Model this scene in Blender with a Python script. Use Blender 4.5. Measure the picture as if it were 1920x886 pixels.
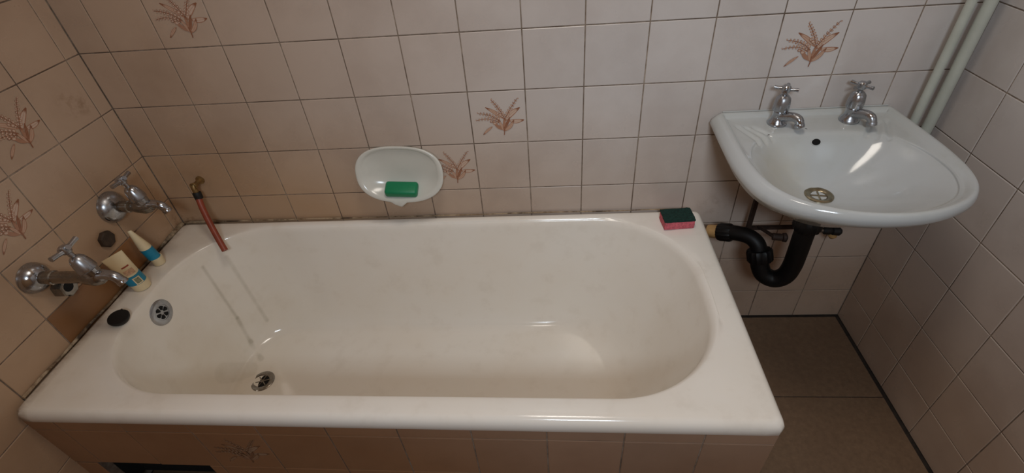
import bpy, bmesh, math, random
from mathutils import Vector, Matrix
from mathutils.bvhtree import BVHTree
random.seed(7)
for o in list(bpy.data.objects): bpy.data.objects.remove(o, do_unlink=True)
COL = bpy.context.scene.collection
SC = bpy.context.scene

# ------------------------------------------------------------------ camera
cd = bpy.data.cameras.new('camera'); cam = bpy.data.objects.new('camera', cd); COL.objects.link(cam)
cd.sensor_width = 36; cd.lens = 17.386; cd.clip_start = 0.02
RX = Vector((0.99643968, 0.04794631, -0.06934786))
RY = -Vector((-0.02313365, -0.63548413, -0.77176729))
RZ = -Vector((-0.08107286, 0.77062382, -0.63211243))
M = Matrix((RX, RY, RZ)).transposed().to_4x4(); M.translation = (-0.09002, -1.23458, 1.40674)
cam.matrix_world = M
SC.camera = cam
# ------------------------------------------------------------------ world, lights, exposure
w = bpy.data.worlds.new('world'); SC.world = w; w.use_nodes = True
w.node_tree.nodes['Background'].inputs[0].default_value = (.55, .6, .7, 1)
w.node_tree.nodes['Background'].inputs[1].default_value = 0.05
SC.view_settings.view_transform = 'Standard'; SC.view_settings.look = 'None'
SC.view_settings.gamma = 1; SC.view_settings.use_curve_mapping = False
SC.view_settings.exposure = 0.12
def area(name, loc, target, sx, sy, power, colr, spread=180):
    l = bpy.data.lights.new(name, 'AREA'); l.shape = 'RECTANGLE'; l.size = sx; l.size_y = sy
    l.energy = power; l.color = colr; l.spread = math.radians(spread)
    o = bpy.data.objects.new(name, l); COL.objects.link(o); o.location = loc
    o.rotation_euler = (Vector(target) - Vector(loc)).to_track_quat('-Z', 'Y').to_euler()
    return o
area('window_daylight', (0.02, -1.88, 1.84), (0.02, 0.0, 0.80), 0.36, 0.26, 6.7, (0.76, 0.89, 1.0), 135)
area('ceiling_light', (-0.05, -0.62, 2.36), (-0.05, -0.62, 0.0), 0.4, 0.4, 5.6, (1.0, 0.92, 0.82), 165)

# ------------------------------------------------------------------ dimensions
XL, XR, YF, ZT = -1.3015, 0.9136, -1.95, 2.4
P = 0.152; ZR = 1.0385

# ------------------------------------------------------------------ materials
def s2l(c): return tuple(((v/255)/12.92 if v/255 <= .04045 else ((v/255+.055)/1.055)**2.4) for v in c) + (1,)
class NT:
    def __init__(s, name):
        s.m = bpy.data.materials.new(name); s.m.use_nodes = True; s.t = s.m.node_tree
        s.b = s.t.nodes['Principled BSDF']
    def n(s, typ, **kw):
        x = s.t.nodes.new(typ)
        for k, v in kw.items(): setattr(x, k, v)
        return x
    def set(s, node, i, v):
        if hasattr(v, 'links') or isinstance(v, bpy.types.NodeSocket): s.t.links.new(v, node.inputs[i])
        else: node.inputs[i].default_value = v
    def math(s, op, a, b=0.0, c=0.0, clamp=False):
        x = s.n('ShaderNodeMath', operation=op, use_clamp=clamp)
        for i, v in enumerate((a, b, c)): s.set(x, i, v)
        return x.outputs[0]
    def noise(s, scale, detail=3, rough=.55, vec=None):
        x = s.n('ShaderNodeTexNoise'); x.inputs['Scale'].default_value = scale
        x.inputs['Detail'].default_value = detail; x.inputs['Roughness'].default_value = rough
        s.t.links.new(vec if vec else s.pos(), x.inputs['Vector']); return x.outputs['Fac']
    def pos(s):
        if not hasattr(s, '_p'): s._p = s.n('ShaderNodeNewGeometry').outputs['Position']
        return s._p
    def obj(s):
        if not hasattr(s, '_o'): s._o = s.n('ShaderNodeTexCoord').outputs['Object']
        return s._o
    def rng(s, v, a, b, c=0.0, d=1.0):
        x = s.n('ShaderNodeMapRange'); s.set(x, 0, v)
        for i, k in enumerate((a, b, c, d)): x.inputs[i+1].default_value = k
        return x.outputs[0]
    def mix(s, f, a, b, blend='MIX'):
        x = s.n('ShaderNodeMix', data_type='RGBA', blend_type=blend)
        s.set(x, 0, f); s.set(x, 6, a); s.set(x, 7, b); return x.outputs[2]
    def bump(s, h, strength=.2, dist=.001):
        x = s.n('ShaderNodeBump'); x.inputs['Strength'].default_value = strength; x.inputs['Distance'].default_value = dist
        s.t.links.new(h, x.inputs['Height']); s.t.links.new(x.outputs[0], s.b.inputs['Normal'])
    def out(s, color=None, rough=.5, metal=0, spec=None, coat=0):
        if color is not None: s.set(s.b, 'Base Color', color)
        s.set(s.b, 'Roughness', rough); s.set(s.b, 'Metallic', metal)
        if spec is not None: s.set(s.b, 'Specular IOR Level', spec)
        if coat: s.set(s.b, 'Coat Weight', coat); s.set(s.b, 'Coat Roughness', .08)
        return s.m
def seg_mask(N, a, b, wid, soft):
    """mask around a straight mark from a to b, measured on the object in plan"""
    sx = N.n('ShaderNodeSeparateXYZ'); N.t.links.new(N.pos(), sx.inputs[0])
    D = [b[i]-a[i] for i in range(3)]; L2 = sum(k*k for k in D); t = None
    Pp = [N.math('SUBTRACT', sx.outputs[i], a[i]) for i in range(3)]
    t = N.math('ADD', N.math('ADD', N.math('MULTIPLY', Pp[0], D[0]/L2), N.math('MULTIPLY', Pp[1], D[1]/L2)), N.math('MULTIPLY', Pp[2], D[2]/L2), clamp=True)
    E = [N.math('SUBTRACT', Pp[i], N.math('MULTIPLY', t, D[i])) for i in range(3)]
    d = N.math('SQRT', N.math('ADD', N.math('ADD', N.math('MULTIPLY', E[0], E[0]), N.math('MULTIPLY', E[1], E[1])), N.math('MULTIPLY', E[2], E[2])))
    return N.rng(d, wid, wid+soft, 1.0, 0.0)
def simple(name, c, rough=.5, metal=0, nscale=0, amt=.15, bump=0, spec=None, coat=0):
    N = NT(name); base = s2l(c)
    if nscale:
        f = N.noise(nscale, 4); dark = tuple(v*(1-amt) for v in base[:3])+(1,); lite = tuple(min(1, v*(1+amt)) for v in base[:3])+(1,)
        colr = N.mix(N.rng(f, .3, .7), dark, lite)
        if bump: N.bump(f, bump)
    else: colr = base
    return N.out(colr, rough, metal, spec, coat)

def tile_mat(name, c, var=.05, rough=.22, dirt=.25):
    N = NT(name)
    rnd = N.n('ShaderNodeObjectInfo').outputs['Random']
    base = s2l(c)
    a = tuple(v*(1-var) for v in base[:3])+(1,); b = (min(1, base[0]*(1+var)), base[1]*(1+var*.8), base[2]*(1+var*.6), 1)
    colr = N.mix(rnd, a, b)
    f = N.noise(3.2, 5, .6); colr = N.mix(N.rng(f, .45, .75, 0, dirt), colr, s2l((150, 118, 92)), 'MULTIPLY')
    # warm bounce light painted as a tint, low down and towards the tap end
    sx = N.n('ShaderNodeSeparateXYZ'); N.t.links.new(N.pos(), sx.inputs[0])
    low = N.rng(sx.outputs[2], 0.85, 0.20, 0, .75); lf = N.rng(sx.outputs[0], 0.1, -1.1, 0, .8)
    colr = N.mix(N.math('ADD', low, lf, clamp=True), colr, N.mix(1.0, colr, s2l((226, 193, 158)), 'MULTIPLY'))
    for c3, r3, st in (((-1.30, -.105, .955), .05, .5), ((-1.30, -.07, .93), .03, .5), ((-1.30, -.03, .50), .05, .9), ((-1.27, 0, .50), .05, .9), ((.40, 0, .50), .07, .35)):  # brown smudges; the spot right of the tub is shadow painted in
        mk = N.math('MULTIPLY', seg_mask(N, c3, (c3[0]+.001, c3[1]+.001, c3[2]+.001), .0, r3), N.rng(N.noise(30, 4, .7), .48, .66, 0, st))
        colr = N.mix(mk, colr, s2l((122, 88, 58)))
    g = N.noise(55, 3, .6); N.bump(g, .06, .0006)
    N.out(colr, rough, 0, .5); N.set(N.b, 'Roughness', N.rng(f, .3, .7, rough-.04, rough+.12)); return N.m
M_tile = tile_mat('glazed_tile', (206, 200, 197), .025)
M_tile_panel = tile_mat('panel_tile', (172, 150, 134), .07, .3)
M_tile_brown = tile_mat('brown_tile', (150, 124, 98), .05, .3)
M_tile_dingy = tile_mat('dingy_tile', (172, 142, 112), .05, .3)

N = NT('grout'); f = N.noise(38, 4, .7); f2 = N.noise(5, 3)
gc = N.mix(N.rng(f, .35, .65), s2l((120, 104, 90)), s2l((168, 152, 136)))
M_grout = N.out(N.mix(N.rng(f2, .4, .6, 0, .6), gc, s2l((70, 52, 38))), .9)
M_grout_dark = simple('dark_grout', (48, 38, 30), .95, 0, 60, .4)
M_paint = simple('wall_paint', (214, 178, 138), .7, 0, 5, .04)
N = NT('floor_tile'); f = N.noise(60, 5, .7); f2 = N.noise(4, 4)
fc = N.mix(N.rng(f, .3, .7), s2l((112, 90, 70)), s2l((134, 109, 86)))
fc = N.mix(N.rng(f2, .35, .7, 0, .35), fc, s2l((100, 76, 58)))
N.bump(f, .08, .0006); M_floor = N.out(fc, .42)

def enamel(name, c, warm, bath):
    N = NT(name); f = N.noise(3.5, 5, .6); f2 = N.noise(14, 4, .65)
    colr = N.mix(N.rng(f, .4, .7, 0, .5), s2l(c), s2l(warm))
    colr = N.mix(N.rng(f2, .55, .8, 0, .25), colr, s2l(tuple(v*.86 for v in warm)))
    if bath:
        sx = N.n('ShaderNodeSeparateXYZ'); N.t.links.new(N.pos(), sx.inputs[0])
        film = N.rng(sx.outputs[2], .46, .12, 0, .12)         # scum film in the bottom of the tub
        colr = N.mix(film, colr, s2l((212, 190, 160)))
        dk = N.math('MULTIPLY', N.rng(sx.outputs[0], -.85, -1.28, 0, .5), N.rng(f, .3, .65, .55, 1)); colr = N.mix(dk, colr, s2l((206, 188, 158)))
        edge = N.math('MAXIMUM', N.rng(sx.outputs[0], -1.262, -1.297, 0, 1), N.rng(sx.outputs[1], -.022, -.004, 0, .8))
        edge = N.math('MULTIPLY', edge, N.rng(N.noise(24, 5, .7), .38, .62, .15, .95))
        edge = N.math('MULTIPLY', edge, N.rng(sx.outputs[0], .1, -.9, .25, 1))
        colr = N.mix(edge, colr, s2l((122, 92, 60)))
        for a, b, wd, st in STREAKS:
            mk = N.math('MULTIPLY', seg_mask(N, a, b, wd, .006), N.rng(f2, .3, .6, st*.4, st))
            colr = N.mix(mk, colr, s2l((140, 130, 104)))
    else:
        sx = N.n('ShaderNodeSeparateXYZ'); N.t.links.new(N.pos(), sx.inputs[0])
        st = N.math('MULTIPLY', N.rng(sx.outputs[0], .56, .42, 0, .55), N.rng(sx.outputs[2], .785, .72, 0, 1))
        colr = N.mix(N.math('MULTIPLY', st, N.rng(f, .3, .6, .4, 1)), colr, s2l((190, 170, 125)))
    N.out(colr, .12, 0, .5); N.set(N.b, 'Roughness', N.rng(f2, .35, .7, .07, .17)); return N.m
STREAKS = [((-1.169, -.162, .434), (-1.140, -.183, .221), .0012, .34), ((-1.140, -.183, .221), (-1.120, -.208, .129), .003, .34),
           ((-1.120, -.208, .129), (-1.076, -.253, .095), .006, .30), ((-1.123, -.108, .425), (-1.082, -.139, .159), .003, .26),
           ((-1.142, -.342, .138), (-1.10, -.30, .105), .03, .12)]
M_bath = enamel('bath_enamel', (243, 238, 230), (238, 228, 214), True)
M_basin = enamel('basin_ceramic', (190, 194, 196), (184, 186, 178), False)
M_dish = simple('dish_ceramic', (212, 211, 203), .18, 0, 9, .05)
M_seal = None
N = NT('old_sealant'); f = N.noise(26, 5, .7); f2 = N.noise(7, 3)
M_seal = N.out(N.mix(N.rng(f, .40, .58, .15, .95), s2l((186, 164, 134)), N.mix(N.rng(f2, .4, .6), s2l((120, 92, 62)), s2l((52, 38, 26)))), .7)
def chrome(name, dirt=.35, c=(178, 182, 188)):
    N = NT(name); f = N.noise(32, 5, .65); m = N.rng(f, .42, .68, 0, dirt)
    N.out(N.mix(m, s2l(c), s2l((110, 94, 72))), .15, 1)
    N.set(N.b, 'Roughness', N.rng(f, .35, .7, .10, .42)); N.set(N.b, 'Metallic', N.rng(m, 0, 1, 1, .6)); return N.m
M_chrome = chrome('chrome', .3); M_chrome_old = chrome('tarnished_chrome', .9, (150, 146, 140))
M_dark = simple('black_rubber', (14, 13, 13), .6)
M_trap = simple('black_plastic_pipe', (10, 9, 9), .5, 0, 20, .2, 0, .3)
M_hole = simple('dark_hole', (6, 5, 5), .95)
M_iron = simple('rusty_iron', (52, 36, 28), .7, .2, 45, .5, .3)
M_brass = simple('old_brass', (150, 122, 80), .4, .8, 40, .35)
M_plug = simple('brown_cap', (58, 44, 32), .75, 0, 70, .4, .5)
M_hose = simple('red_brown_hose', (138, 62, 42), .42, 0, 25, .18)
M_ochre = simple('ochre_pipe', (176, 138, 88), .6, 0, 30, .2)
M_pipe = simple('pipe_paint', (186, 190, 180), .4, 0, 12, .10, .1)
M_soap = simple('green_soap', (10, 128, 84), .4, 0, 20, .08)
M_sponge = simple('pink_sponge', (205, 100, 112), .9, 0, 160, .3, .8)
M_scour = simple('scourer', (16, 50, 44), .95, 0, 190, .5, 1.0)
M_cream = simple('cream_plastic', (222, 204, 166), .35, 0, 25, .06)
M_blue = simple('blue_label', (22, 128, 160), .4, 0, 30, .1)
M_label = simple('label_picture', (120, 122, 96), .45, 0, 260, .5)
M_red = simple('red_print', (150, 62, 44), .5)
M_lamp = NT('lamp_glass'); M_lamp = M_lamp.out(s2l((235, 235, 230)), .3)
N = NT('flower_print_ink'); vc = N.n('ShaderNodeVertexColor'); vc.layer_name = 'Col'
M_flower = N.out(None, .25); N.t.links.new(vc.outputs[0], N.b.inputs['Base Color'])

# ------------------------------------------------------------------ mesh helpers
def link(name, me, mat, parent=None, loc=None, rot=None, smooth=False):
    o = bpy.data.objects.new(name, me); COL.objects.link(o)
    if mat and not me.materials: me.materials.append(mat)
    if parent: o.parent = parent
    if loc: o.location = loc
    if rot: o.rotation_euler = rot
    if smooth:
        for p in me.polygons: p.use_smooth = True
    return o
def tag(o, label=None, cat=None, group=None, kind=None):
    for k, v in (('label', label), ('category', cat), ('group', group), ('kind', kind)):
        if v: o[k] = v
    return o
def empty(name, loc, label, cat, group=None, rz=0):
    o = bpy.data.objects.new(name, None); COL.objects.link(o); o.location = loc; o.rotation_euler = (0, 0, rz)
    o.empty_display_size = .02
    return tag(o, label, cat, group)
class MB:
    def __init__(s): s.b = bmesh.new()
    def box(s, lo, hi, bev=0, seg=2):
        r = bmesh.ops.create_cube(s.b, size=1)['verts']
        lo, hi = Vector(lo), Vector(hi); c = (lo+hi)/2; d = hi-lo
        for v in r: v.co = Vector((v.co.x*d.x, v.co.y*d.y, v.co.z*d.z)) + c
        if bev:
            es = list({e for v in r for e in v.link_edges})
            bmesh.ops.bevel(s.b, geom=es, offset=bev, segments=seg, affect='EDGES', profile=.5)
        return s
    def loft(s, rings, cap0=True, cap1=True, closed=True):
        R = [[s.b.verts.new(p) for p in r] for r in rings]; n = len(R[0])
        for a, b in zip(R, R[1:]):
            for i in range(n if closed else n-1):
                j = (i+1) % n; s.b.faces.new((a[i], a[j], b[j], b[i]))
        if cap0: s.b.faces.new(list(reversed(R[0])))
        if cap1: s.b.faces.new(R[-1])
        return s
    def tube(s, pts, rad, n=16, smooth=6, cap=True):
        pts = [Vector(p) for p in pts]
        if not hasattr(rad, '__len__'): rad = [rad]*len(pts)
        if smooth and len(pts) > 2:
            P2, R2 = [], []
            for i in range(len(pts)-1):
                p0 = pts[max(i-1, 0)]; p1 = pts[i]; p2 = pts[i+1]; p3 = pts[min(i+2, len(pts)-1)]
                for k in range(smooth):
                    t = k/smooth
                    P2.append(.5*((2*p1)+(p2-p0)*t+(2*p0-5*p1+4*p2-p3)*t*t+(3*p1-p0-3*p2+p3)*t**3))
                    R2.append(rad[i]*(1-t)+rad[i+1]*t)
            P2.append(pts[-1]); R2.append(rad[-1]); pts, rad = P2, R2
        rings = []; t0 = (pts[1]-pts[0]).normalized()
        u = t0.orthogonal().normalized()
        for i, p in enumerate(pts):
            t = (pts[min(i+1, len(pts)-1)]-pts[max(i-1, 0)]).normalized()
            u = (u-t*u.dot(t)).normalized(); v = t.cross(u)
            rings.append([p+(u*math.cos(2*math.pi*k/n)+v*math.sin(2*math.pi*k/n))*rad[i] for k in range(n)])
        return s.loft(rings, cap, cap)
    def lathe(s, prof, o=(0, 0, 0), ax=(0, 0, 1), n=32, cap0=True, cap1=True, sq=None):
        """prof = [(radius, height)...] round the axis ax from o"""
        o = Vector(o); ax = Vector(ax).normalized(); u = ax.orthogonal().normalized(); v = ax.cross(u)
        rings = [[o+ax*h+(u*math.cos(2*math.pi*k/n)+v*math.sin(2*math.pi*k/n))*max(r, 1e-5) for k in range(n)] for r, h in prof]
        return s.loft(rings, cap0, cap1)
    def make(s, name, mat, parent=None, smooth=True, loc=None, rot=None, sharp=35):
        bmesh.ops.recalc_face_normals(s.b, faces=s.b.faces)
        me = bpy.data.meshes.new(name)
        if smooth:
            for f in s.b.faces: f.smooth = True
            for e in s.b.edges:
                if len(e.link_faces) == 2 and e.calc_face_angle(0) > math.radians(sharp): e.smooth = False
        s.b.to_mesh(me); s.b.free()
        return link(name, me, mat, parent, loc, rot)

# ------------------------------------------------------------------ flower print (flat ink on a tile)
def flower_mesh(tone):
    bm = bmesh.new(); cl = bm.loops.layers.float_color.new('Col')
    K = P/880; ly = [0]
    def W(p): return Vector(((p[0]-505)*K, -.00025-ly[0]*.000008, (410-p[1])*K))
    DK, MD, LT, PK = s2l(tone[0]), s2l(tone[1]), s2l(tone[2]), s2l(tone[3])
    def poly(pts, cols):
        f = bm.faces.new([bm.verts.new(W(p)) for p in pts])
        for l, c in zip(f.loops, cols): l[cl] = c
    def leaf(b, t, wd, bend=0, cin=LT, ctip=DK):
        b, t = Vector(b), Vector(t); d = t-b; nrm = Vector((-d.y, d.x)).normalized(); n = 8
        def rim(s):
            L, Rr = [], []
            for i in range(n+1):
                k = i/n; c = b+d*k+nrm*bend*math.sin(math.pi*k); h = wd*s*math.sin(math.pi*min(1, k*.92+.04))**.8*(1-.25*k)
                L.append(c+nrm*h); Rr.append(c-nrm*h)
            return L, Rr
        ly[0] += 1; L, Rr = rim(1.0)
        for i in range(n):
            poly([L[i], L[i+1], Rr[i+1], Rr[i]], [DK]*4 if i > n-3 else [MD]*4)
        ly[0] += 1; L, Rr = rim(.70)
        for i in range(1, n-1):
            a = cin if i < n-2 else ctip
            poly([L[i], L[i+1], Rr[i+1], Rr[i]], [cin, a, a, cin])
        ly[0] += 1
        for i in range(1, n-2):
            c0 = (L[i]+Rr[i])/2; c1 = (L[i+1]+Rr[i+1])/2
            poly([c0+nrm*2, c1+nrm*2, c1-nrm*2, c0-nrm*2], [MD]*4)
    def blob(c, r, a=0):
        for s_, col in ((1.0, DK if random.random() < .5 else MD), (.62, PK)):
            ly[0] += 1; pts = []
            for i in range(9):
                t = 2*math.pi*i/9; x, y = r*s_*math.cos(t), r*.7*s_*math.sin(t)
                pts.append((c[0]+x*math.cos(a)-y*math.sin(a), c[1]+x*math.sin(a)+y*math.cos(a)))
            poly(pts, [col]*9)
    def stalk(pts, wd=4):
        ly[0] += 1
        for p, q in zip(pts, pts[1:]):
            p, q = Vector(p), Vector(q); nrm = Vector((-(q-p).y, (q-p).x)).normalized()*wd
            poly([p+nrm, q+nrm, q-nrm, p-nrm], [DK]*4)
    def spray(b, t, bend, k0, r0, r1):
        b, t = Vector(b), Vector(t); d = t-b; nrm = Vector((-d.y, d.x)).normalized()
        pts = [b+d*(i/8)+nrm*bend*math.sin(math.pi*i/8) for i in range(9)]
        stalk(pts, 4)
        for i in range(1, 9):
            for sg in (-1, 1):
                if i < 8 or sg > 0:
                    r = r0+(r1-r0)*i/8
                    blob(pts[i]+nrm*sg*r*.8, r, math.atan2(d.y, d.x)+sg*.7)
    rs = random.getstate(); random.seed(3)
    leaf((590, 430), (315, 228), 36, 10); leaf((600, 470), (850, 252), 50, -18, PK); leaf((660, 470), (908, 462), 42, 14, PK)
    spray((600, 420), (412, 108), 14, 0, 26, 16); spray((610, 430), (822, 98), -10, 0, 26, 13)
    spray((540, 470), (182, 322), 34, 0, 30, 13); spray((520, 500), (152, 442), 50, 0, 24, 12)
    leaf((400, 553), (238, 692), 24, 6); leaf((585, 640), (748, 455), 34, 20, LT); leaf((575, 620), (420, 470), 32, -14, MD)
    leaf((580, 640), (500, 440), 26, 6, LT); leaf((582, 640), (600, 400), 26, 0, MD); leaf((582, 620), (690, 400), 28, 0, s2l(tone[0]))
    blob((440, 500), 34, .4); blob((390, 470), 26, 0); blob((540, 360), 30, .3); blob((500, 330), 24, 1)
    stalk([(580, 560), (586, 640), (577, 708)], 7)
    random.setstate(rs)
    me = bpy.data.meshes.new('flower_print'); bm.normal_update()
    for f in bm.faces:
        if f.normal.y > 0: f.normal_flip()
    bm.to_mesh(me); bm.free(); me.materials.append(M_flower); return me
ME_FLOWER = flower_mesh(((142, 94, 70), (170, 126, 102), (194, 160, 138), (202, 176, 158)))
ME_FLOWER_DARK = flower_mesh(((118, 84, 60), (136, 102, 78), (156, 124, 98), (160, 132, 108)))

# ------------------------------------------------------------------ tiles
_tiles = {}
def tile_mesh(wd, h, mat, depth=.006, gap=.0028):
    key = (round(wd, 4), round(h, 4), mat.name, depth)
    if key in _tiles: return _tiles[key]
    a, c = (wd-gap)/2, (h-gap)/2; e = .0011
    v = []
    for s_, y in ((0, depth), (0, e*.8), (e, 0)):
        v += [(-a+s_, y, -c+s_), (a-s_, y, -c+s_), (a-s_, y, c-s_), (-a+s_, y, c-s_)]
    f = [(8, 9, 10, 11)]
    for r in (0, 4):
        for i in range(4):
            j = (i+1) % 4; f.append((r+i, r+j, r+4+j, r+4+i))
    me = bpy.data.meshes.new('tile'); me.from_pydata(v, [], f); me.update(); me.materials.append(mat)
    _tiles[key] = me; return me
def tile_wall(parent, ubreaks, zbreaks, place, rz, mat=M_tile, skip=None, flowers=(), special=None, tone=None):
    """place(u, z) -> location of a tile centre on the wall face"""
    for i in range(len(ubreaks)-1):
        for k in range(len(zbreaks)-1):
            u0, u1, z0, z1 = ubreaks[i], ubreaks[i+1], zbreaks[k], zbreaks[k+1]
            if skip and skip(u0, u1, z0, z1): continue
            add_tile(parent, u0, u1, z0, z1, place, rz, mat, any(u0 < fu < u1 and z0 < fz < z1 for fu, fz in flowers))
def add_tile(parent, u0, u1, z0, z1, place, rz, mat, flower=False):
    jit = random.uniform(-.0003, .0003)
    o = link('tile', tile_mesh(u1-u0, z1-z0, mat), mat, parent, place((u0+u1)/2, (z0+z1)/2, jit),
             (random.uniform(-.003, .003), random.uniform(-.0015, .0015), rz+random.uniform(-.003, .003)))
    if flower:
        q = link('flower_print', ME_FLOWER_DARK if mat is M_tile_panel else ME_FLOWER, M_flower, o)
    return o
ZB = [0, ZR-6*P] + [ZR-k*P for k in range(5, -6, -1)]
ZTOP = ZB[-1]
def slab(name, lo, hi, mat, lab=None):
    o = MB().box(lo, hi).make(name, mat, None, False); tag(o, lab, kind='structure'); return o
g = .0018
wb = slab('wall_back', (XL-.1, g, 0), (XR+.1, .12, ZT), M_grout)
wl = slab('wall_left', (XL-.12, YF, 0), (XL-g, g, ZT), M_grout)
wr = slab('wall_right', (XR+g, YF, 0), (XR+.12, g, ZT), M_grout)
wf = slab('wall_front', (XL-.12, YF-.12, 0), (XR+.12, YF, ZT), M_paint)
slab('ceiling', (XL-.12, YF-.12, ZT), (XR+.12, .12, ZT+.1), M_paint)
for nm, lo, hi, par in (('plaster', (XL, -.004, ZTOP), (XR, g+.001, ZT), wb), ('plaster', (XL-g-.001, YF, ZTOP), (XL+.004, 0, ZT), wl),
                        ('plaster', (XR-.004, YF, ZTOP), (XR+g+.001, 0, ZT), wr)):
    MB().box(lo, hi).make(nm, M_paint, par, False)
XB = [XL] + [k*P for k in range(-8, 6)] + [XR]
hid = lambda u0, u1, z0, z1: z1 < .44 and u1 < .31
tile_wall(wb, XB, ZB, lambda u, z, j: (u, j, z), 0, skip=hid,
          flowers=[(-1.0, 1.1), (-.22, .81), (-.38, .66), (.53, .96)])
YB = [0] + [-.045-k*P for k in range(0, 13)]; YB = [y for y in YB if y > YF+.02] + [YF]; YB = YB[::-1]
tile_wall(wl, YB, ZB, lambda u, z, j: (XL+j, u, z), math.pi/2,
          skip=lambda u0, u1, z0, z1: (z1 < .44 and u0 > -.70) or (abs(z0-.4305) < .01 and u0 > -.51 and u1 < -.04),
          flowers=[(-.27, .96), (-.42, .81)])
for u0, u1, m in ((-.501, -.282, M_tile_brown), (-.282, -.184, M_tile_dingy), (-.184, -.045, M_tile)):
    add_tile(wl, u0, u1, .4305, .5825, lambda u, z, j: (XL+j, u, z), math.pi/2, m)
YB = [0] + [-.142-k*P for k in range(0, 12)]; YB = [y for y in YB if y > YF+.02] + [YF]; YB = YB[::-1]
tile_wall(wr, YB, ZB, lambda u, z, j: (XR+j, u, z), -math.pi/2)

# floor
fl = slab('floor', (XL-.12, YF-.12, -.1), (XR+.12, .12, -.003), M_grout_dark)
fx = [XL, .905-1.8, .905-1.2, .905-.6, .905]; fx = [x for x in fx]
fy = [-1.93, -1.53, -.93, -.33, -.007]
for i in range(len(fx)-1):
    for k in range(len(fy)-1):
        if fx[i+1] < .31 and fy[k] > -.7: continue
        MB().box((fx[i]+.0015, fy[k]+.0015, -.004), (fx[i+1]-.0015, fy[k+1]-.0015, 0), .0012, 1).make('tile', M_floor, fl, False)

# ------------------------------------------------------------------ bath
def superellipse(cx, cy, rx, ry, ex, n, aspect=None):
    out = []
    for i in range(n):
        t = 2*math.pi*i/n; c, s = math.cos(t), math.sin(t)
        out.append((cx+rx*math.copysign(abs(c)**(2/ex), c), cy+ry*math.copysign(abs(s)**(2/ex), s)))
    return out
def rrect(x0, x1, y0, y1, r, dirs, c):
    """rounded rectangle hit by rays from c in the given directions"""
    out = []
    for d in dirs:
        lo, hi = 0, 5
        for _ in range(40):
            m = (lo+hi)/2; x, y = c[0]+d[0]*m, c[1]+d[1]*m
            rl = r if not isinstance(r, tuple) else (r[0] if x < (x0+x1)/2 else r[1])
            qx = max(x0+rl-x, x-(x1-rl), 0); qy = max(y0+rl-y, y-(y1-rl), 0)
            inside = (x0 <= x <= x1 and y0 <= y <= y1 and qx*qx+qy*qy <= rl*rl) if (qx > 0 and qy > 0) else (x0 <= x <= x1 and y0 <= y <= y1)
            if inside: lo = m
            else: hi = m
        out.append((c[0]+d[0]*lo, c[1]+d[1]*lo))
    return out
BN = 160; BC = (-.46, -.345)
base = superellipse(-.46, -.345, .78, .33, 4.5, BN)
dirs = []
for x, y in base:
    v = Vector((x-BC[0], y-BC[1])).normalized(); dirs.append((v.x, v.y))
BX0, BX1, BY0, BY1 = XL+.0015, .356, -.711, -.0035
def outer(d): return rrect(BX0+d, BX1-d, BY0+d, BY1-d, max(.014, .018-d*.5), dirs, BC)
inner = rrect(-1.208, .296, -.650, -.040, (.235, .262), dirs, BC)
floor_ = rrect(-1.105, .060, -.560, -.130, (.16, .19), dirs, BC)
lerp = lambda A, B, t: [(a[0]*(1-t)+b[0]*t, a[1]*(1-t)+b[1]*t) for a, b in zip(A, B)]
ringz = []
def R3(ps, z): return [(x, y, z) for x, y in ps]
ringz.append(R3(outer(.012), .452)); ringz.append(R3(outer(.003), .452)); ringz.append(R3(outer(0), .456)); ringz.append(R3(outer(0), .468))
for k in range(1, 6):
    a = k/5*math.pi/2; ringz.append(R3(outer(.018*(1-math.cos(a))), .468+.022*math.sin(a)))
O5 = outer(.018)
ringz.append(R3(lerp(O5, inner, .30), .4895)); ringz.append(R3(lerp(O5, inner, .6), .4885)); ringz.append(R3(lerp(O5, inner, .85), .4868))
for k in range(0, 7):
    a = k/6*math.pi/2*.86; ringz.append(R3(lerp(inner, floor_, -.03+.09*math.sin(a)), .4855-.028*(1-math.cos(a))*1.2))
z0 = ringz[-1][0][2]
for wv, z in ((.09, .43), (.16, .38), (.26, .31), (.38, .235), (.5, .18), (.62, .142), (.74, .118), (.87, .104), (1.0, .098)):
    ringz.append(R3(lerp(inner, floor_, wv), z))
DR = (-1.036, -.336)
for s_, z in ((.2, .0955), (.45, .0925), (.7, .090), (.9, .088)):
    ringz.append([(x*(1-s_)+DR[0]*s_, y*(1-s_)+DR[1]*s_, z) for x, y in floor_])
SKEW = lambda x: .018*max(0, min(1, (BX1-x)/(BX1-BX0)))
ringz = [[(x, y+SKEW(x)*max(0, (-y-.35)/.365), z) for x, y, z in r] for r in ringz]
bathroot = empty('bathtub', (-.47, -.36, 0), 'white enamelled bathtub with worn, stained enamel along the tiled back wall', 'bathtub')
T0 = Vector((-.47, -.36, 0))
def off(rings, o): return [[(p[0]-o[0], p[1]-o[1], p[2]-o[2]) for p in r] for r in rings]
m = MB(); m.loft(off(ringz, T0), False, True); bshell = m.make('tub_shell', M_bath, bathroot, True, sharp=75)
# sealant where the tub meets the walls
m = MB()
pts = [(XL+.005, -.655+i*.0585, .4905+.0012*math.sin(i*2.1)) for i in range(12)] 
m.tube([(p[0]-T0.x, p[1]-T0.y, p[2]) for p in pts], [.0028+.0018*random.random()+(.004 if k > 9 else 0) for k in range(len(pts))], 8, 3)
m.make('sealant_bead', M_seal, bathroot)
m = MB(); pts = [(XL+.01+i*.083, -.0048, .4905) for i in range(21)]; pts = [p for p in pts if p[0] < .352]
m.tube([(p[0]-T0.x, p[1]-T0.y, p[2]+random.uniform(-.001, .001)) for p in pts], [random.uniform(.0012, .0030) if p[0] > -1.2 else .0044 for p in pts], 8, 3)
m.make('sealant_bead', M_seal, bathroot)

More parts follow.
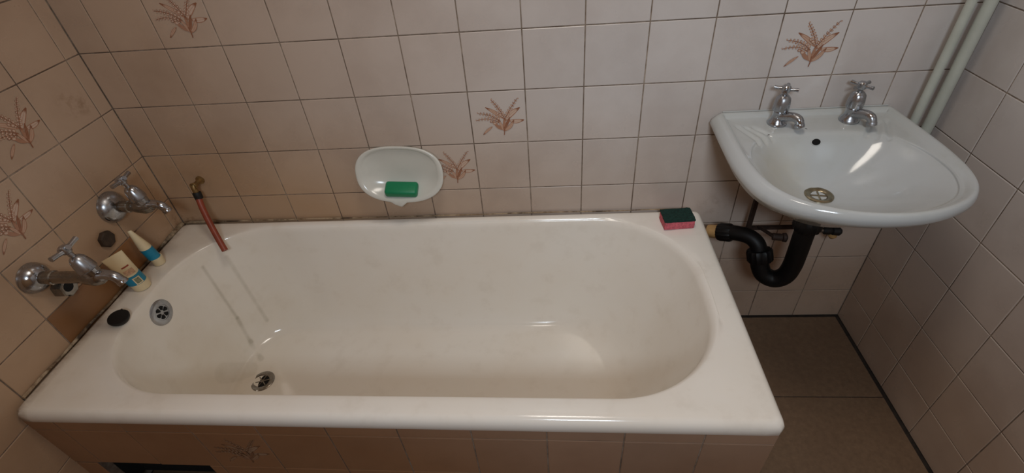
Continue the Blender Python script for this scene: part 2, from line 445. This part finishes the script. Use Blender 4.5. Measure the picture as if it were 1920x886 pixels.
def bvh_world(o):
    bm = bmesh.new(); bm.from_mesh(o.data)
    mw = Matrix.Translation(o.parent.location if o.parent else Vector()) @ Matrix.Translation(o.location)
    bm.transform(mw); t = BVHTree.FromBMesh(bm); return t
BV = bvh_world(bshell)
def hit(t, o, d): 
    loc, nrm, _, _ = t.ray_cast(Vector(o), Vector(d).normalized())
    if nrm.dot(Vector(d)) > 0: nrm = -nrm
    return loc, nrm

def grate(root, prefix, loc, nrm, r, holes=6, deep=.0, hub=True, dishd=.004):
    """drain fitting: ring, recessed dark bowl and a pierced grid"""
    q = nrm.to_track_quat('Z', 'Y'); u = q @ Vector((1, 0, 0)); v = q @ Vector((0, 1, 0)); c = loc-root.location
    m = MB(); m.lathe([(r*.60, -.001), (r*.62, .0012), (r*.80, .0030), (r*.94, .0028), (r, .0004), (r, -.002)], c, nrm, 36, False, False)
    m.make('ring', M_chrome, root)
    m = MB(); m.lathe([(0, .0002), (r*.64, .0002)], c, nrm, 28, False, False); m.make('dark_opening', M_hole, root)
    m = MB()
    for k in range(holes):
        a = 2*math.pi*k/holes; d = u*math.cos(a)+v*math.sin(a)
        m.tube([c+d*r*.12+nrm*.0014, c+d*r*.63+nrm*.0016], r*.055, 6, 0)
    m.lathe([(0, .0022), (r*.16, .0020), (r*.2, .0006)], c, nrm, 16, False, False)
    m.make('strainer', M_chrome_old, root)
# bath drain and overflow (each fixed to the tub)
l, nn = hit(BV, (DR[0], DR[1], .4), (0, 0, -1)); 
fit = empty('drain_fitting', (0, 0, 0), None, None); fit.parent = bathroot
def sub_grate(parent_empty, base, loc, nrm, r, mr, full=False):
    q = nrm.to_track_quat('Z', 'Y'); u = q @ Vector((1, 0, 0)); v = q @ Vector((0, 1, 0)); c = loc-base
    return u, v, c
bpy.data.objects.remove(fit)
c = l-T0; nn = Vector((0, 0, 1))
m = MB(); m.lathe([(.021, -.006), (.0215, .0005), (.028, .003), (.035, .0032), (.038, .0012), (.038, -.002)], c, nn, 40, False, False)
dring = m.make('drain', M_chrome_old, bathroot)
m = MB(); m.lathe([(0, .0004), (.0225, .0004)], c, nn, 24, False, False); m.make('dark_opening', M_hole, dring)
m = MB()
for k in range(6):
    a = k*math.pi/3+.3; d = Vector((math.cos(a), math.sin(a), 0)); m.tube([c+d*.003+nn*.0012, c+d*.0215+nn*.0012], .0018, 6, 0)
m.lathe([(0, .0026), (.0045, .0024), (.005, .0004)], c, nn, 14, False, False); m.make('strainer', M_chrome_old, dring)

l, nn = hit(BV, (-.6, -.340, .425), (-1, 0, 0)); c = l-T0; OVL, OVN = l, nn
m = MB(); m.lathe([(0, .0035), (.022, .0035), (.0225, .0048), (.033, .0042), (.037, .002), (.038, -.003)], c, nn, 40, False, False)
ov = m.make('overflow_plate', M_chrome, bathroot)
q = nn.to_track_quat('Z', 'Y'); u, v = q @ Vector((1, 0, 0)), q @ Vector((0, 1, 0))
m = MB()
for k in range(6):
    a = k*math.pi/3; d0 = a-.36; d1 = a+.36
    P4 = []
    for rr, aa in ((.0070, a-.28), (.0070, a+.28), (.0180, d1), (.0195, a), (.0180, d0)):
        P4.append(c+nn*.0052+(u*math.cos(aa)+v*math.sin(aa))*rr)
    m.loft([[p-nn*.0006 for p in P4], P4])
m.make('slot', M_hole, ov)

# ------------------------------------------------------------------ tiled panel round the bath
PY = -.704; a = Vector((.350, PY, 0)); PR = -.0105
HX0, HX1, HZ0, HZ1 = -1.245, -.945, .10, .2545
m = MB()
for lo, hi in (((XL-.004, PY+g, .001), (HX0, PY+.022, .452)), ((HX1, PY+g, .001), (.350, PY+.022, .452)),
               ((HX0, PY+g, HZ1), (HX1, PY+.022, .452)), ((HX0, PY+g, .001), (HX1, PY+.022, HZ0)), ((.328, PY+.022, .001), (.350, -.004, .452))):
    m.box(Vector(lo)-a, Vector(hi)-a)
pan = m.make('wall_tub_front', M_grout, None, False, tuple(a), (0, 0, PR)); tag(pan, 'tiled apron wall under the bathtub rim, with a dark access gap', kind='structure')
m = MB(); [m.box(Vector((x_, PY+.021, HZ0))-a, Vector((x_+.006, PY+.064, HZ1+.01))-a) for x_ in (HX0-.006, HX1)]; m.box(Vector((HX0-.01, PY+.06, HZ0-.01))-a, Vector((HX1+.01, PY+.065, HZ1+.01))-a); m.make('gap_back', M_hole, pan, False)
pb = [XL-.003, -1.231, -1.071, -.911, -.751, -.591, -.431, -.271, -.111, .049, .209, .3515]
zb = [0.001, .101, .2525, .4085, .4525]
pl = lambda u, z, j: (u-a.x, PY+j-a.y, z)
for i in range(len(pb)-1):
    for k in range(4):
        u0, u1, z0_, z1_ = pb[i], pb[i+1], zb[k], zb[k+1]
        if u1 > HX0 and u0 < HX1 and z0_ >= .1 and z1_ <= .41:
            if k == 1: 
                if u0 < HX0-.01: add_tile(pan, u0, HX0, z0_, z1_, pl, 0, M_tile_panel)
                if u1 > HX1: add_tile(pan, HX1, u1, z0_, z1_, pl, 0, M_tile_panel)
                continue
            z0_ = HZ1 if u1 <= HX1+.02 else z0_
            if u0 < HX0: pass
        add_tile(pan, u0, u1, z0_, z1_, pl, 0, M_tile_panel, (k == 2 and u0 < -.83 < u1))
for k in range(4):
    for y0_, y1_ in ((-.700, -.55), (-.55, -.398), (-.398, -.246), (-.246, -.094), (-.094, -.003)):
        add_tile(pan, y0_, y1_, zb[k], zb[k+1], lambda u, z, j: (.3520+j-a.x, u-a.y, z), math.pi/2, M_tile_panel)

# ------------------------------------------------------------------ wash basin
BS = Vector((.566, 0, .79)); CB = (.566, -.21)
basin = empty('washbasin', BS, 'white ceramic washbasin hung on the tiled wall right of the bathtub', 'washbasin')
NB = 144
def spline_closed(pts, n):
    out = []; m_ = len(pts); dense = []
    for i in range(m_):
        p0, p1, p2, p3 = [Vector(pts[(i+k) % m_]) for k in (-1, 0, 1, 2)]
        for k in range(24):
            t = k/24; dense.append(.5*((2*p1)+(p2-p0)*t+(2*p0-5*p1+4*p2-p3)*t*t+(3*p1-p0-3*p2+p3)*t**3))
    return dense
def resample_polar(poly, c, n):
    out = []
    m_ = len(poly)
    for i in range(n):
        # denser where the corners are
        th = 2*math.pi*i/n; d = Vector((math.cos(th), math.sin(th))); best = None
        for k in range(m_):
            a_, b_ = poly[k]-Vector(c), poly[(k+1) % m_]-Vector(c); e = b_-a_
            den = d.x*e.y-d.y*e.x
            if abs(den) < 1e-12: continue
            t = (a_.x*e.y-a_.y*e.x)/den; s_ = (a_.x*d.y-a_.y*d.x)/den
            if t > 0 and -1e-6 <= s_ <= 1+1e-6 and (best is None or t > best): best = t
        out.append((c[0]+d.x*best, c[1]+d.y*best))
    return out
half = [(.0, -.458), (.062, -.452), (.115, -.434), (.162, -.405), (.196, -.362), (.214, -.308), (.221, -.24), (.221, -.17), (.218, -.09), (.215, -.03)]
pts = [(.566+x, y) for x, y in half] + [(.566+.214, -.012), (.566+.206, -.003), (.566+.1, -.002), (.566, -.002), (.566-.1, -.002), (.566-.206, -.003), (.566-.214, -.012)] + [(.566-x, y) for x, y in reversed(half[1:])]
OUT = resample_polar(spline_closed(pts, 0), CB, NB)
bh = [(.0, -.431), (.06, -.425), (.11, -.408), (.152, -.378), (.180, -.335), (.194, -.28), (.190, -.21), (.166, -.150), (.125, -.112), (.07, -.102), (0, -.101)]
pts = [(.566+x, y) for x, y in bh] + [(.566-x, y) for x, y in reversed(bh[1:-1])]
BOWL = resample_polar(spline_closed(pts, 0), CB, NB)
def offset(ps, d):
    n = len(ps); out = []
    for i in range(n):
        t = Vector(ps[(i+1) % n])-Vector(ps[i-1]); nr = Vector((t.y, -t.x)).normalized()
        x, y = ps[i][0]+nr.x*d, ps[i][1]+nr.y*d; out.append((x, min(y, -.0015)))
    return out
def scl(ps, k, c): return [(c[0]+(x-c[0])*k, min(-.0015, c[1]+(y-c[1])*k)) for x, y in ps]
ZB0 = .800
DB = (.556, -.212)
DZ = .672
R = []
def skewl(ps, k): return [(x-k*max(0, (CB[0]-x)/.228), y) for x, y in ps]
for k_, c_, z_, sk in ((.10, -.205, .610, 0), (.17, -.205, .612, 0), (.30, -.20, .628, .004), (.48, -.18, .655, .010), (.66, -.14, .69, .018), (.82, -.10, .722, .024), (.90, -.075, .738, .024)):
    R.append(R3(skewl(scl(OUT, k_, (.566, c_)), sk), z_))
for d_, z_, sk in ((-.020, .752, .024), (-.006, .765, .022), (.003, .777, .019), (.004, .788, .013), (.001, .7965, .005), (-.003, .8005, 0)):
    R.append(R3(skewl(offset(OUT, d_), sk), z_))
R.append(R3(offset(OUT, -.009), .799)); R.append(R3(offset(OUT, -.0145), .794)); R.append(R3(offset(OUT, -.019), .7895))
O9 = offset(OUT, -.022)
def clampin(A, B, t): return [(a_[0]*(1-t)+b_[0]*t, a_[1]*(1-t)+b_[1]*t) for a_, b_ in zip(A, B)]
for t, z in ((.1, .7875), (.3, .7868), (.5, .7862), (.7, .7857), (.86, .785), (.95, .7835), (1.0, .781)):
    R.append(R3(clampin(O9, BOWL, t), z))
for s_ in (.03, .07, .12, .18, .26, .35, .45, .55, .65, .75, .84, .9):
    fz = (1-(1-s_**1.28)**2.4); R.append([(x*(1-s_)+DB[0]*s_, y*(1-s_)+DB[1]*s_, .781-(.781-DZ)*fz) for x, y in BOWL])
# soap grooves pressed in the shoulders
def groove(x, y):
    d = 0
    for sg in (-1, 1):
        for k in range(3):
            ax_, ay_ = .566+sg*(.180-k*.020), -.060-k*.004; bx_, by_ = .566+sg*(.150-k*.020), -.135+k*.012
            ex, ey = bx_-ax_, by_-ay_; t = max(0, min(1, ((x-ax_)*ex+(y-ay_)*ey)/(ex*ex+ey*ey)))
            q_ = math.hypot(x-ax_-ex*t, y-ay_-ey*t); d += .0055*math.exp(-(q_/.0048)**2)
    return d
# refine: subdivide rings on deck for the grooves
R2 = []
for i in range(len(R)-1):
    R2.append(R[i])
    if 14 <= i <= 25:
        for k in (1, 2):
            t = k/3; R2.append([tuple(a_[j]*(1-t)+b_[j]*t for j in range(3)) for a_, b_ in zip(R[i], R[i+1])])
R2.append(R[-1])
def dens(r):  # double the points around
    out = []
    for i in range(len(r)):
        p, q_ = r[i], r[(i+1) % len(r)]; out += [p, tuple((p[j]+q_[j])/2 for j in range(3))]
    return out
R2 = [dens(r) for r in R2]
cut = 14
R2 = [[(x, y, z-groove(x, y)) if k > cut else (x, y, z) for x, y, z in r] for k, r in enumerate(R2)]
m = MB(); m.loft(off(R2, BS), True, True); bs = m.make('bowl', M_basin, basin, True, sharp=80)
BVB = bvh_world(bs)
# overflow hole and waste ring
l, nn = hit(BVB, (.562, -.25, .765), (0, 1, 0)); c = l-BS
m = MB(); q = nn.to_track_quat('Z', 'Y'); u, v = q @ Vector((1, 0, 0)), q @ Vector((0, 1, 0))
rg = []
for rr, h in ((.0105, -.001), (.0100, .0010), (.0085, .0012), (.008, .0004)):
    rg.append([c+nn*h+(u*math.cos(t)*rr*1.25+v*math.sin(t)*rr*.95) for t in [2*math.pi*k/24 for k in range(24)]])
m.loft(rg, False, False); oh = m.make('overflow_rim', M_basin, basin)
m = MB(); m.loft([[c+nn*.0006+(u*math.cos(t)*.0106+v*math.sin(t)*.0081) for t in [2*math.pi*k/24 for k in range(24)]],
                  [c+nn*.0009+(u*math.cos(t)*.0100+v*math.sin(t)*.0076) for t in [2*math.pi*k/24 for k in range(24)]]]); m.make('overflow_hole', M_hole, oh)
c = Vector((DB[0], DB[1], DZ+.0015))-BS; nn = Vector((0, 0, 1))
M_waste = simple('waste_metal', (150, 140, 118), .28, .9, 50, .3)
m = MB(); m.lathe([(.017, -.012), (.0175, .000), (.0185, .0015), (.024, .0045), (.029, .005), (.0325, .003), (.033, -.001)], c, nn, 40, False, False)
wd_ = m.make('drain', M_waste, basin)
m = MB(); m.lathe([(0, -.0008), (.0180, -.0008)], c, nn, 24, False, False); m.make('dark_opening', M_hole, wd_)
m = MB(); m.tube([c+Vector((-.0172, .003, 0)), c+Vector((.0172, -.003, 0))], .0022, 6, 0); m.tube([c+Vector((-.003, -.0172, 0)), c+Vector((.003, .0172, 0))], .0022, 6, 0); m.make('strainer', M_waste, wd_)
# ceramic chips / marks
for x, y, L, an in ((.452, -.098, .010, .35), (.545, -.082, .006, -.4)):
    l, nn = hit(BVB, (x, y, .9), (0, 0, -1)); c = l-BS; d = Vector((math.cos(an), math.sin(an), 0))
    m = MB(); m.tube([c-d*L/2, c, c+d*L/2], [.0003, .0011, .0003], 6, 3); m.make('chip_mark', M_plug, basin)
MB().box(Vector((.362, -.005, .8005))-BS, Vector((.772, -.0012, .8025))-BS, .0005, 1).make('sealant_bead', M_basin, basin)

# ------------------------------------------------------------------ basin pillar taps
def pillar_tap(x, y, rz, label, hrot):
    l, nn = hit(BVB, (x, y, .9), (0, 0, -1)); zz = l.z
    t = empty('pillar_tap', (x, y, zz), label, 'tap', 'chrome pillar taps on the basin', rz)
    m = MB(); m.lathe([(.0235, 0), (.0235, .003), (.021, .008), (.0165, .014), (.0150, .024), (.0155, .030), (.0165, .034), (.0150, .036)], (0, 0, 0), (0, 0, 1), 32)
    m.make('body', M_chrome, t)
    m = MB(); m.tube([(0, -.004, .020), (0, -.020, .026), (0, -.037, .031), (0, -.051, .029), (0, -.058, .018)], [.0135, .0118, .0108, .0106, .0100], 20, 6); m.lathe([(.0112, 0), (.0116, .006), (.0106, .009)], (0, -.0592, .012), (0, .35, .94), 20)
    m.make('spout', M_chrome, t)
    m = MB(); m.lathe([(.0155, .035), (.0195, .038), (.0195, .043), (.0188, .055), (.0168, .068), (.0120, .074), (.0095, .076)], n=32); m.make('bonnet', M_chrome, t)
    m = MB(); m.lathe([(.0055, .070), (.0055, .080), (.0090, .083), (.0105, .089), (.0100, .097), (.0070, .100), (.0, .101)], n=24)
    h = m.make('handle', M_chrome, t)
    for k in range(4):
        a_ = hrot+k*math.pi/2; d = Vector((math.cos(a_), math.sin(a_), 0))
        m = MB(); m.tube([d*.006+Vector((0, 0, .091)), d*.016+Vector((0, 0, .0915)), d*.027+Vector((0, 0, .092))], [.0048, .0036, .0046], 12, 3)
        m.make('handle_arm', M_chrome, h)
    return t
pillar_tap(.485, -.050, math.radians(36), 'left chrome pillar tap on the washbasin ledge', math.radians(25))
pillar_tap(.660, -.049, math.radians(24), 'right chrome pillar tap on the washbasin ledge nearer the wall pipes', math.radians(8))

# ------------------------------------------------------------------ waste trap and bracket under the basin
trap = empty('waste_trap', (.566, -.215, .36), 'black plastic U-bend waste pipe under the washbasin', 'waste pipe')
TO = Vector((.566, -.215, .36))
def tp(ps): return [Vector(p)-TO for p in ps]
m = MB(); m.tube(tp([(.556, -.212, .6095), (.556, -.213, .55), (.557, -.214, .49), (.557, -.213, .440), (.550, -.209, .402), (.529, -.200, .382), (.504, -.189, .390), (.491, -.180, .414), (.486, -.172, .440)]), .0245, 24, 6); m.make('u_bend', M_trap, trap)
m = MB(); m.tube(tp([(.486, -.172, .440), (.479, -.158, .472), (.460, -.138, .486), (.43, -.115, .482), (.395, -.088, .466)]), .0215, 24, 6); m.make('outlet_bend', M_trap, trap)
def nut(c, axd, r, h, nm='nut', ribs=16, mat=M_trap):
    c = Vector(c)-TO; axd = Vector(axd).normalized(); u = axd.orthogonal().normalized(); v = axd.cross(u); rings = []
    for rr, hh in ((.9, 0), (1, .15), (1, .85), (.9, 1)):
        rings.append([c+axd*(hh-.5)*h+(u*math.cos(2*math.pi*k/(ribs*2))+v*math.sin(2*math.pi*k/(ribs*2)))*r*rr*(1.04 if k % 2 else .97) for k in range(ribs*2)])
    MB().loft(rings).make(nm, mat, trap)
nut((.556, -.212, .588), (0, 0, 1), .033, .034); nut((.486, -.171, .446), (-.2, .4, 1), .033, .036)
nut((.408, -.097, .471), (-.8, .6, -.35), .0255, .04, 'collar')
m = MB(); m.tube(tp([(.398, -.090, .467), (.380, -.076, .459), (.372, -.070, .455)]), .0195, 20, 2); m.make('socket_pipe', M_ochre, trap)['label'] = 'ochre yellow socket pipe'
br = empty('basin_bracket', (.49, -.02, .50), 'rusty iron wall bracket bar under the washbasin beside the trap', 'bracket')
BO = Vector((.49, -.02, .50))
def bb(p0, p1, r=.006):
    m = MB(); m.tube([Vector(p0)-BO, Vector(p1)-BO], r, 4, 0); return m
bb((.487, -.06, .66), (.487, -.06, .452), .008).make('upright_bar', M_iron, br, False)
bb((.483, -.06, .455), (.665, -.06, .455), .007).make('cross_bar', M_iron, br, False)
m = MB(); m.tube([Vector((.487, -.06, .60))-BO, Vector((.487, 0.0, .60))-BO], .005, 8, 0); m.make('wall_fixing', M_iron, br)
m = MB(); m.tube([Vector((.635, -.06, .455))-BO, Vector((.635, 0.0, .455))-BO], .005, 8, 0); m.make('wall_fixing', M_iron, br)
m = MB(); m.tube([Vector(p)-BO for p in ((.512, -.155, .500), (.535, -.160, .500))], .010, 12, 0); m.lathe([(.004, 0), (.012, .002), (.013, .010), (.006, .014)], Vector((.535, -.160, .500))-BO, (1, -.1, 0), 12); m.tube([Vector((.515, -.155, .50))-BO, Vector((.515, -.06, .459))-BO], .005, 8, 0); m.make('hanger_bolt', M_iron, br)
sv = empty('stop_valve', (.72, -.07, .43), 'small black and ochre valve stub under the right side of washbasin', 'valve')
SO = Vector((.72, -.07, .43))
m = MB(); m.tube([Vector(p)-SO for p in ((.655, -.075, .452), (.700, -.072, .448))], .006, 10, 0); m.make('stub_pipe', M_chrome_old, sv)
m = MB(); m.lathe([(.008, 0), (.011, .004), (.011, .018), (.009, .024), (.012, .026), (.013, .044), (.008, .050)], Vector((.695, -.072, .448))-SO, (1, -.05, -.05), 16); m.make('valve_body', M_dark, sv)
m = MB(); m.lathe([(.004, 0), (.011, -.004), (.012, -.012), (.006, -.020), (.001, -.022)], Vector((.727, -.072, .440))-SO, (0, 0, 1), 16); m.make('valve_nut', M_ochre, sv)
m = MB(); m.tube([Vector(p)-SO for p in ((.728, -.072, .446), (.728, -.03, .446), (.728, 0, .446))], .005, 10, 0); m.make('wall_tail', M_iron, sv)

# ------------------------------------------------------------------ pipes in the corner
def corner_pipe(x, y, r, label):
    o = empty('riser_pipe', (x, y, .70), label, 'pipe', 'painted pipes in the corner')
    m = MB(); m.tube([(0, 0, 1.69), (0, .0, 1.0), (0, 0, .3), (0, 0, .06), (0, .004, .025), (0, .018, .004), (0, -y-.001, 0)], r, 20, 5); m.make('pipe', M_pipe, o)
    m = MB(); m.lathe([(r*1.02, 0), (r*1.35, .003), (r*1.35, .016), (r*1.02, .019)], (0, 0, .62), (0, 0, 1), 20, False, False); m.tube([(0, 0, .63), (0, -y-.001, .63)], .004, 8, 0); m.make('pipe_clip', M_pipe, o)
corner_pipe(.829, -.036, .0098, 'thinner painted vertical pipe in the corner, left of the pair')
corner_pipe(.8695, -.036, .0128, 'thicker painted vertical pipe in the corner, right of the pair')

# ------------------------------------------------------------------ bath bib taps on the left wall
def bib_tap(y, z, ext, label, mats, hrot, fr=.046, elbow=0):
    t = empty('bib_tap', (XL, y, z), label, 'tap', 'chrome bib taps over the tap end of the tub')
    A, Bm = mats
    m = MB(); m.lathe([(fr, .0005), (fr*1.0, .004), (fr*.93, .012), (fr*.78, .020), (fr*.55, .026), (fr*.42, .028), (.016, .029)], (0, 0, 0), (1, 0, 0), 40); m.make('wall_flange', A, t)
    X = .072+ext
    m = MB(); m.lathe([(.0155, .02), (.0155, .045), (.0170, .046), (.0170, .056), (.0145, .058), (.0145, X-.004), (.0165, X), (.019, X+.014), (.021, X+.030), (.018, X+.044), (.0120, X+.052)], (0, 0, 0), (1, 0, 0), 28); m.make('inlet_body', Bm, t)
    bx = X+.030
    axd = Vector((-.30, 0, 1)).normalized(); b0 = Vector((bx+.004, 0, .004))
    m = MB(); m.lathe([(.0150, 0), (.0165, .012), (.0175, .020), (.0205, .022), (.0205, .028), (.0190, .040), (.0165, .052), (.0120, .060), (.0090, .062)], b0, axd, 32); m.make('bonnet', A, t)
    m = MB(); m.lathe([(.0060, .060), (.0060, .072), (.0095, .074), (.0115, .082), (.0105, .091), (.006, .094), (0, .0945)], b0, axd, 24); h = m.make('handle', A, t)
    u = Vector((0, 1, 0)); v = axd.cross(u)
    for k in range(4):
        a_ = hrot+k*math.pi/2; d = u*math.cos(a_)+v*math.sin(a_); hc = b0+axd*.082
        L = .037 if k % 2 == 0 else .014
        m = MB(); m.tube([hc+d*.005, hc+d*L*.55+axd*.002, hc+d*L+axd*.004], [.0066, .0052, .0060], 12, 3); m.make('handle_arm', A, h)
    m = MB(); m.tube([(X+.030, 0, .000), (X+.046, 0, .004), (X+.060, 0, .005), (X+.076, 0, .000), (X+.085, 0, -.015)], [.0175, .0145, .0120, .0115, .0112], 20, 6)
    m.lathe([(.0126, 0), (.0126, .007), (.0112, .010)], (X+.0868, 0, -.0205), (-.42, 0, .9), 20); m.make('spout', A, t)
    return t
bib_tap(-.460, .680, .058, 'chrome bib tap nearest the viewer with tarnished long inlet over the brown tile', (M_chrome, M_chrome_old), .0, .037)
bib_tap(-.185, .684, .0, 'chrome bib tap nearest the back corner, above the small tube', (M_chrome, M_chrome_old), .1, .044)
# hexagonal plugs in the wall
def wall_cap(y, z, r, dep, label, mat, hole=False):
    t = empty('wall_cap', (XL, y, z), label, 'pipe cap')
    m = MB(); m.lathe([(r, .0005), (r*1.02, dep*.5), (r*.98, dep), (r*.86, dep+.002), (0, dep+.002)], (0, 0, 0), (1, 0, 0), 7); m.make('cap', mat, t, True, sharp=30)
    if hole:
        m = MB(); m.lathe([(0, dep+.0026), (r*.5, dep+.0026), (r*.52, dep+.0018)], (0, -.003, .004), (1, 0, 0), 20, False, False); m.make('bore', M_hole, t)
wall_cap(-.256, .628, .0235, .010, 'dark brown round cap on the left wall above the large tube', M_plug)
wall_cap(-.428, .618, .025, .026, 'dark capped pipe stub on the wall below the nearest bib tap', M_chrome_old, True)

# ------------------------------------------------------------------ hose on the back wall
hs = empty('hose_bib', (-1.162, 0, .648), 'short red-brown rubber hose clamped on a corroded brass outlet, back wall', 'hose')
HO = Vector((-1.162, 0, .648))
m = MB(); m.lathe([(.013, .0005), (.013, .004), (.008, .006), (.007, .03), (.0095, .031), (.0095, .040)], (0, 0, 0), (0, -1, 0), 20); m.tube([(0, -.035, .004), (0, -.040, -.006), (.002, -.042, -.020)], [.009, .0085, .008], 14, 4); m.make('brass_outlet', M_brass, hs)
m = MB(); m.tube([(.004+.009*math.cos(t), -.043, .004+.009*math.sin(t)) for t in [2*math.pi*k/14 for k in range(15)]], .0022, 8, 2); m.make('ring_lever', M_brass, hs)
m = MB(); m.lathe([(.0115, 0), (.0122, .003), (.0118, .019), (.0110, .021)], (.002, -.042, -.018), (.10, -.22, -1), 20); m.make('clamp', M_dark, hs)
m = MB(); m.tube([Vector(p)-HO for p in ((-1.160, -.044, .620), (-1.150, -.064, .585), (-1.128, -.093, .545), (-1.104, -.121, .508), (-1.0865, -.140, .4795))], .0092, 16, 6); m.make('hose_tube', M_hose, hs)

# ------------------------------------------------------------------ soap dish on the back wall
DC = Vector((-.527, 0, .664)); dish = empty('soap_dish', DC, 'white ceramic oval soap dish fixed to the tiled wall above the bath', 'soap dish')
nd = 72; yf = lambda tz: -.014-.046*(.5-.5*tz)**1.25      # tz: 1 top .. -1 bottom
def dring_(k, yfun, lip=0, ext=2.5):
    out = []
    for i in range(nd):
        t = 2*math.pi*i/nd; c_, s_ = math.cos(t), math.sin(t)
        x = .1285*k*math.copysign(abs(c_)**(2/ext), c_); z = .0800*k*math.copysign(abs(s_)**(2/ext), s_)
        tz = s_; xr = x*math.cos(-.055)-z*math.sin(-.055); zr = x*math.sin(-.055)+z*math.cos(-.055)
        y = yfun(tz, k)
        gl = lip*1.3*math.exp(-((xr+.012)/.0095)**2) if s_ < 0 else 0
        out.append((xr, y-gl*.25, zr-gl))
    return out
rg = [dring_(.93, lambda t, k: -.001), dring_(.95, lambda t, k: yf(t)*.45), dring_(.985, lambda t, k: yf(t)*.85, .004), dring_(1.0, lambda t, k: yf(t), .019), dring_(.992, lambda t, k: yf(t)-.003, .020), dring_(.965, lambda t, k: yf(t)-.004, .018),
      dring_(.90, lambda t, k: yf(t)-.0025, .006), dring_(.865, lambda t, k: yf(t)+.001, .002)]
def bowl(t, k):
    y1 = yf(t)+.001; w_ = ((.865-k)/.865); 
    return y1+(-.009-y1)*min(1, (1-(1-w_)**3.4))
for k in (.84, .80, .74, .66, .56, .42, .25, .08): rg.append(dring_(k, bowl))
m = MB(); m.loft(rg, True, True); dsh = m.make('dish_shell', M_dish, dish, True, sharp=80)
sp = MB(); sp.box((-.048, -.022, -.014), (.048, .022, .014), .009, 4)
so = sp.make('soap_bar', M_soap, None, True, (-.528, -.0405, .6165), (math.radians(22), math.radians(5), math.radians(2)), 50)
tag(so, 'green bar of soap lying in the white oval soap dish', 'soap')

# ------------------------------------------------------------------ sponge, plug, tubes
sg = empty('kitchen_sponge', (.272, -.073, .4895), 'pink sponge with black-green scouring face on the bath rim corner', 'sponge', None, math.radians(4))
m = MB(); m.box((-.043, -.029, 0), (.043, .029, .026), .003, 3)
bmesh.ops.subdivide_edges(m.b, edges=[e for e in m.b.edges if e.calc_length() > .02], cuts=5, use_grid_fill=True)
for v_ in m.b.verts: v_.co += Vector((random.uniform(-1, 1), random.uniform(-1, 1), random.uniform(-.5, 1) if v_.co.z > .004 else 0))*.0006
m.make('foam', M_sponge, sg)
m = MB(); m.box((-.0435, -.0295, .026), (.0435, .0295, .033), .0015, 2)
bmesh.ops.subdivide_edges(m.b, edges=[e for e in m.b.edges if e.calc_length() > .02], cuts=9, use_grid_fill=True)
for v_ in m.b.verts: v_.co += Vector((random.uniform(-1, 1), random.uniform(-1, 1), random.uniform(-1, 1)))*.0008
m.make('scouring_pad', M_scour, sg)

l, nn = hit(BV, (-1.222, -.424, .8), (0, 0, -1))
pg = empty('bath_plug', (l.x, l.y, l.z), 'black rubber bath plug lying on the tub ledge near the brown tile', 'plug')
m = MB(); m.lathe([(.018, .0005), (.0205, .004), (.0245, .010), (.0255, .014), (.0245, .017), (.020, .0175), (0, .0172)], (0, 0, 0), (.12, -.1, 1), 36); m.make('rubber_stopper', M_dark, pg)
m = MB(); m.tube([(.004*math.cos(t)-.0, .021, .017+.0055*math.sin(t)) for t in [2*math.pi*k/12 for k in range(13)]], .0009, 6, 2); m.make('ring', M_chrome_old, pg)

def squeeze_tube(x, y, H, r, tip, lean, label, big, rz):
    l, nn = hit(BV, (x, y, .8), (0, 0, -1))
    t = empty('squeeze_tube', (x, y, l.z+.0003), label, 'tube', 'cream and blue tubes standing on the tub ledge', rz)
    lx, ly_ = lean
    m = MB(); hc = H*.20
    m.lathe([(r*.80, 0), (r*.94, .0015), (r*.98, hc*.5), (r, hc), (r*.97, hc+.0005)], n=32); m.make('cap', M_cream, t)
    def ring(f, hw, th):
        c_ = Vector((lx*f*H, ly_*f*H, H*f)); return [c_+Vector((hw*math.cos(2*math.pi*k/32), th*math.sin(2*math.pi*k/32), 0)) for k in range(32)]
    f0, f1, f2 = .20, .46 if big else .50, 1.0
    w1, w2 = r*.98, (r*1.12 if big else r*.30)
    body = [ring(f1-.002+(f2-f1)*k/8, w1+(w2-w1)*(k/8)**1.1, (r*.95)*(1-k/8)**.75+.0012) for k in range(9)]
    MB().loft(body).make('tube_body', M_cream, t)
    lab = [ring(f0+(f1-f0)*k/4, r*1.0, r*(.99-.01*k)) for k in range(5)]
    o = MB().loft(lab, False, False).make('label_band', M_blue, t); o['label'] = 'bright blue printed band'
    if big:
        def front(f, sx): # a little off the front of the tube
            hh = (r*1.0 if f < f1 else ((r*.95)*(1-(f-f1)/(f2-f1))**.75+.0012))
            ww = r if f < f1 else w1+(w2-w1)*((f-f1)/(f2-f1))
            yy = -hh*math.sqrt(max(0, 1-(sx/ww)**2))-.0005
            return Vector((lx*f*H+sx, ly_*f*H+yy, H*f))
        def patch(nm, x0, x1, fa, fb, mat, d=0):
            rows = []
            for i in range(5):
                f = fa+(fb-fa)*i/4; rows.append([front(f, x0+(x1-x0)*k/6)-Vector((0, d, 0)) for k in range(7)])
            m = MB(); m.loft(rows, False, False, False); m.make(nm, mat, t)
        patch('label_frame', -.009, .009, .215, .40, M_cream); patch('label_picture', -.0065, .0065, .24, .38, M_label, .0004)
        patch('print_line', -.008, .011, .68, .71, M_red); patch('print_block', -.012, .012, .50, .62, simple('faint_print', (196, 160, 130), .5, 0, 200, .3))
    return t
squeeze_tube(-1.243, -.300, .122, .0235, 0, (-.10, .08), 'larger cream squeeze tube with blue band, standing on its cap beside the nearest tap', True, math.radians(62))
squeeze_tube(-1.252, -.203, .128, .0165, 0, (-.14, .06), 'smaller cream and blue tube tapering to a point, nearer the corner', False, math.radians(40))
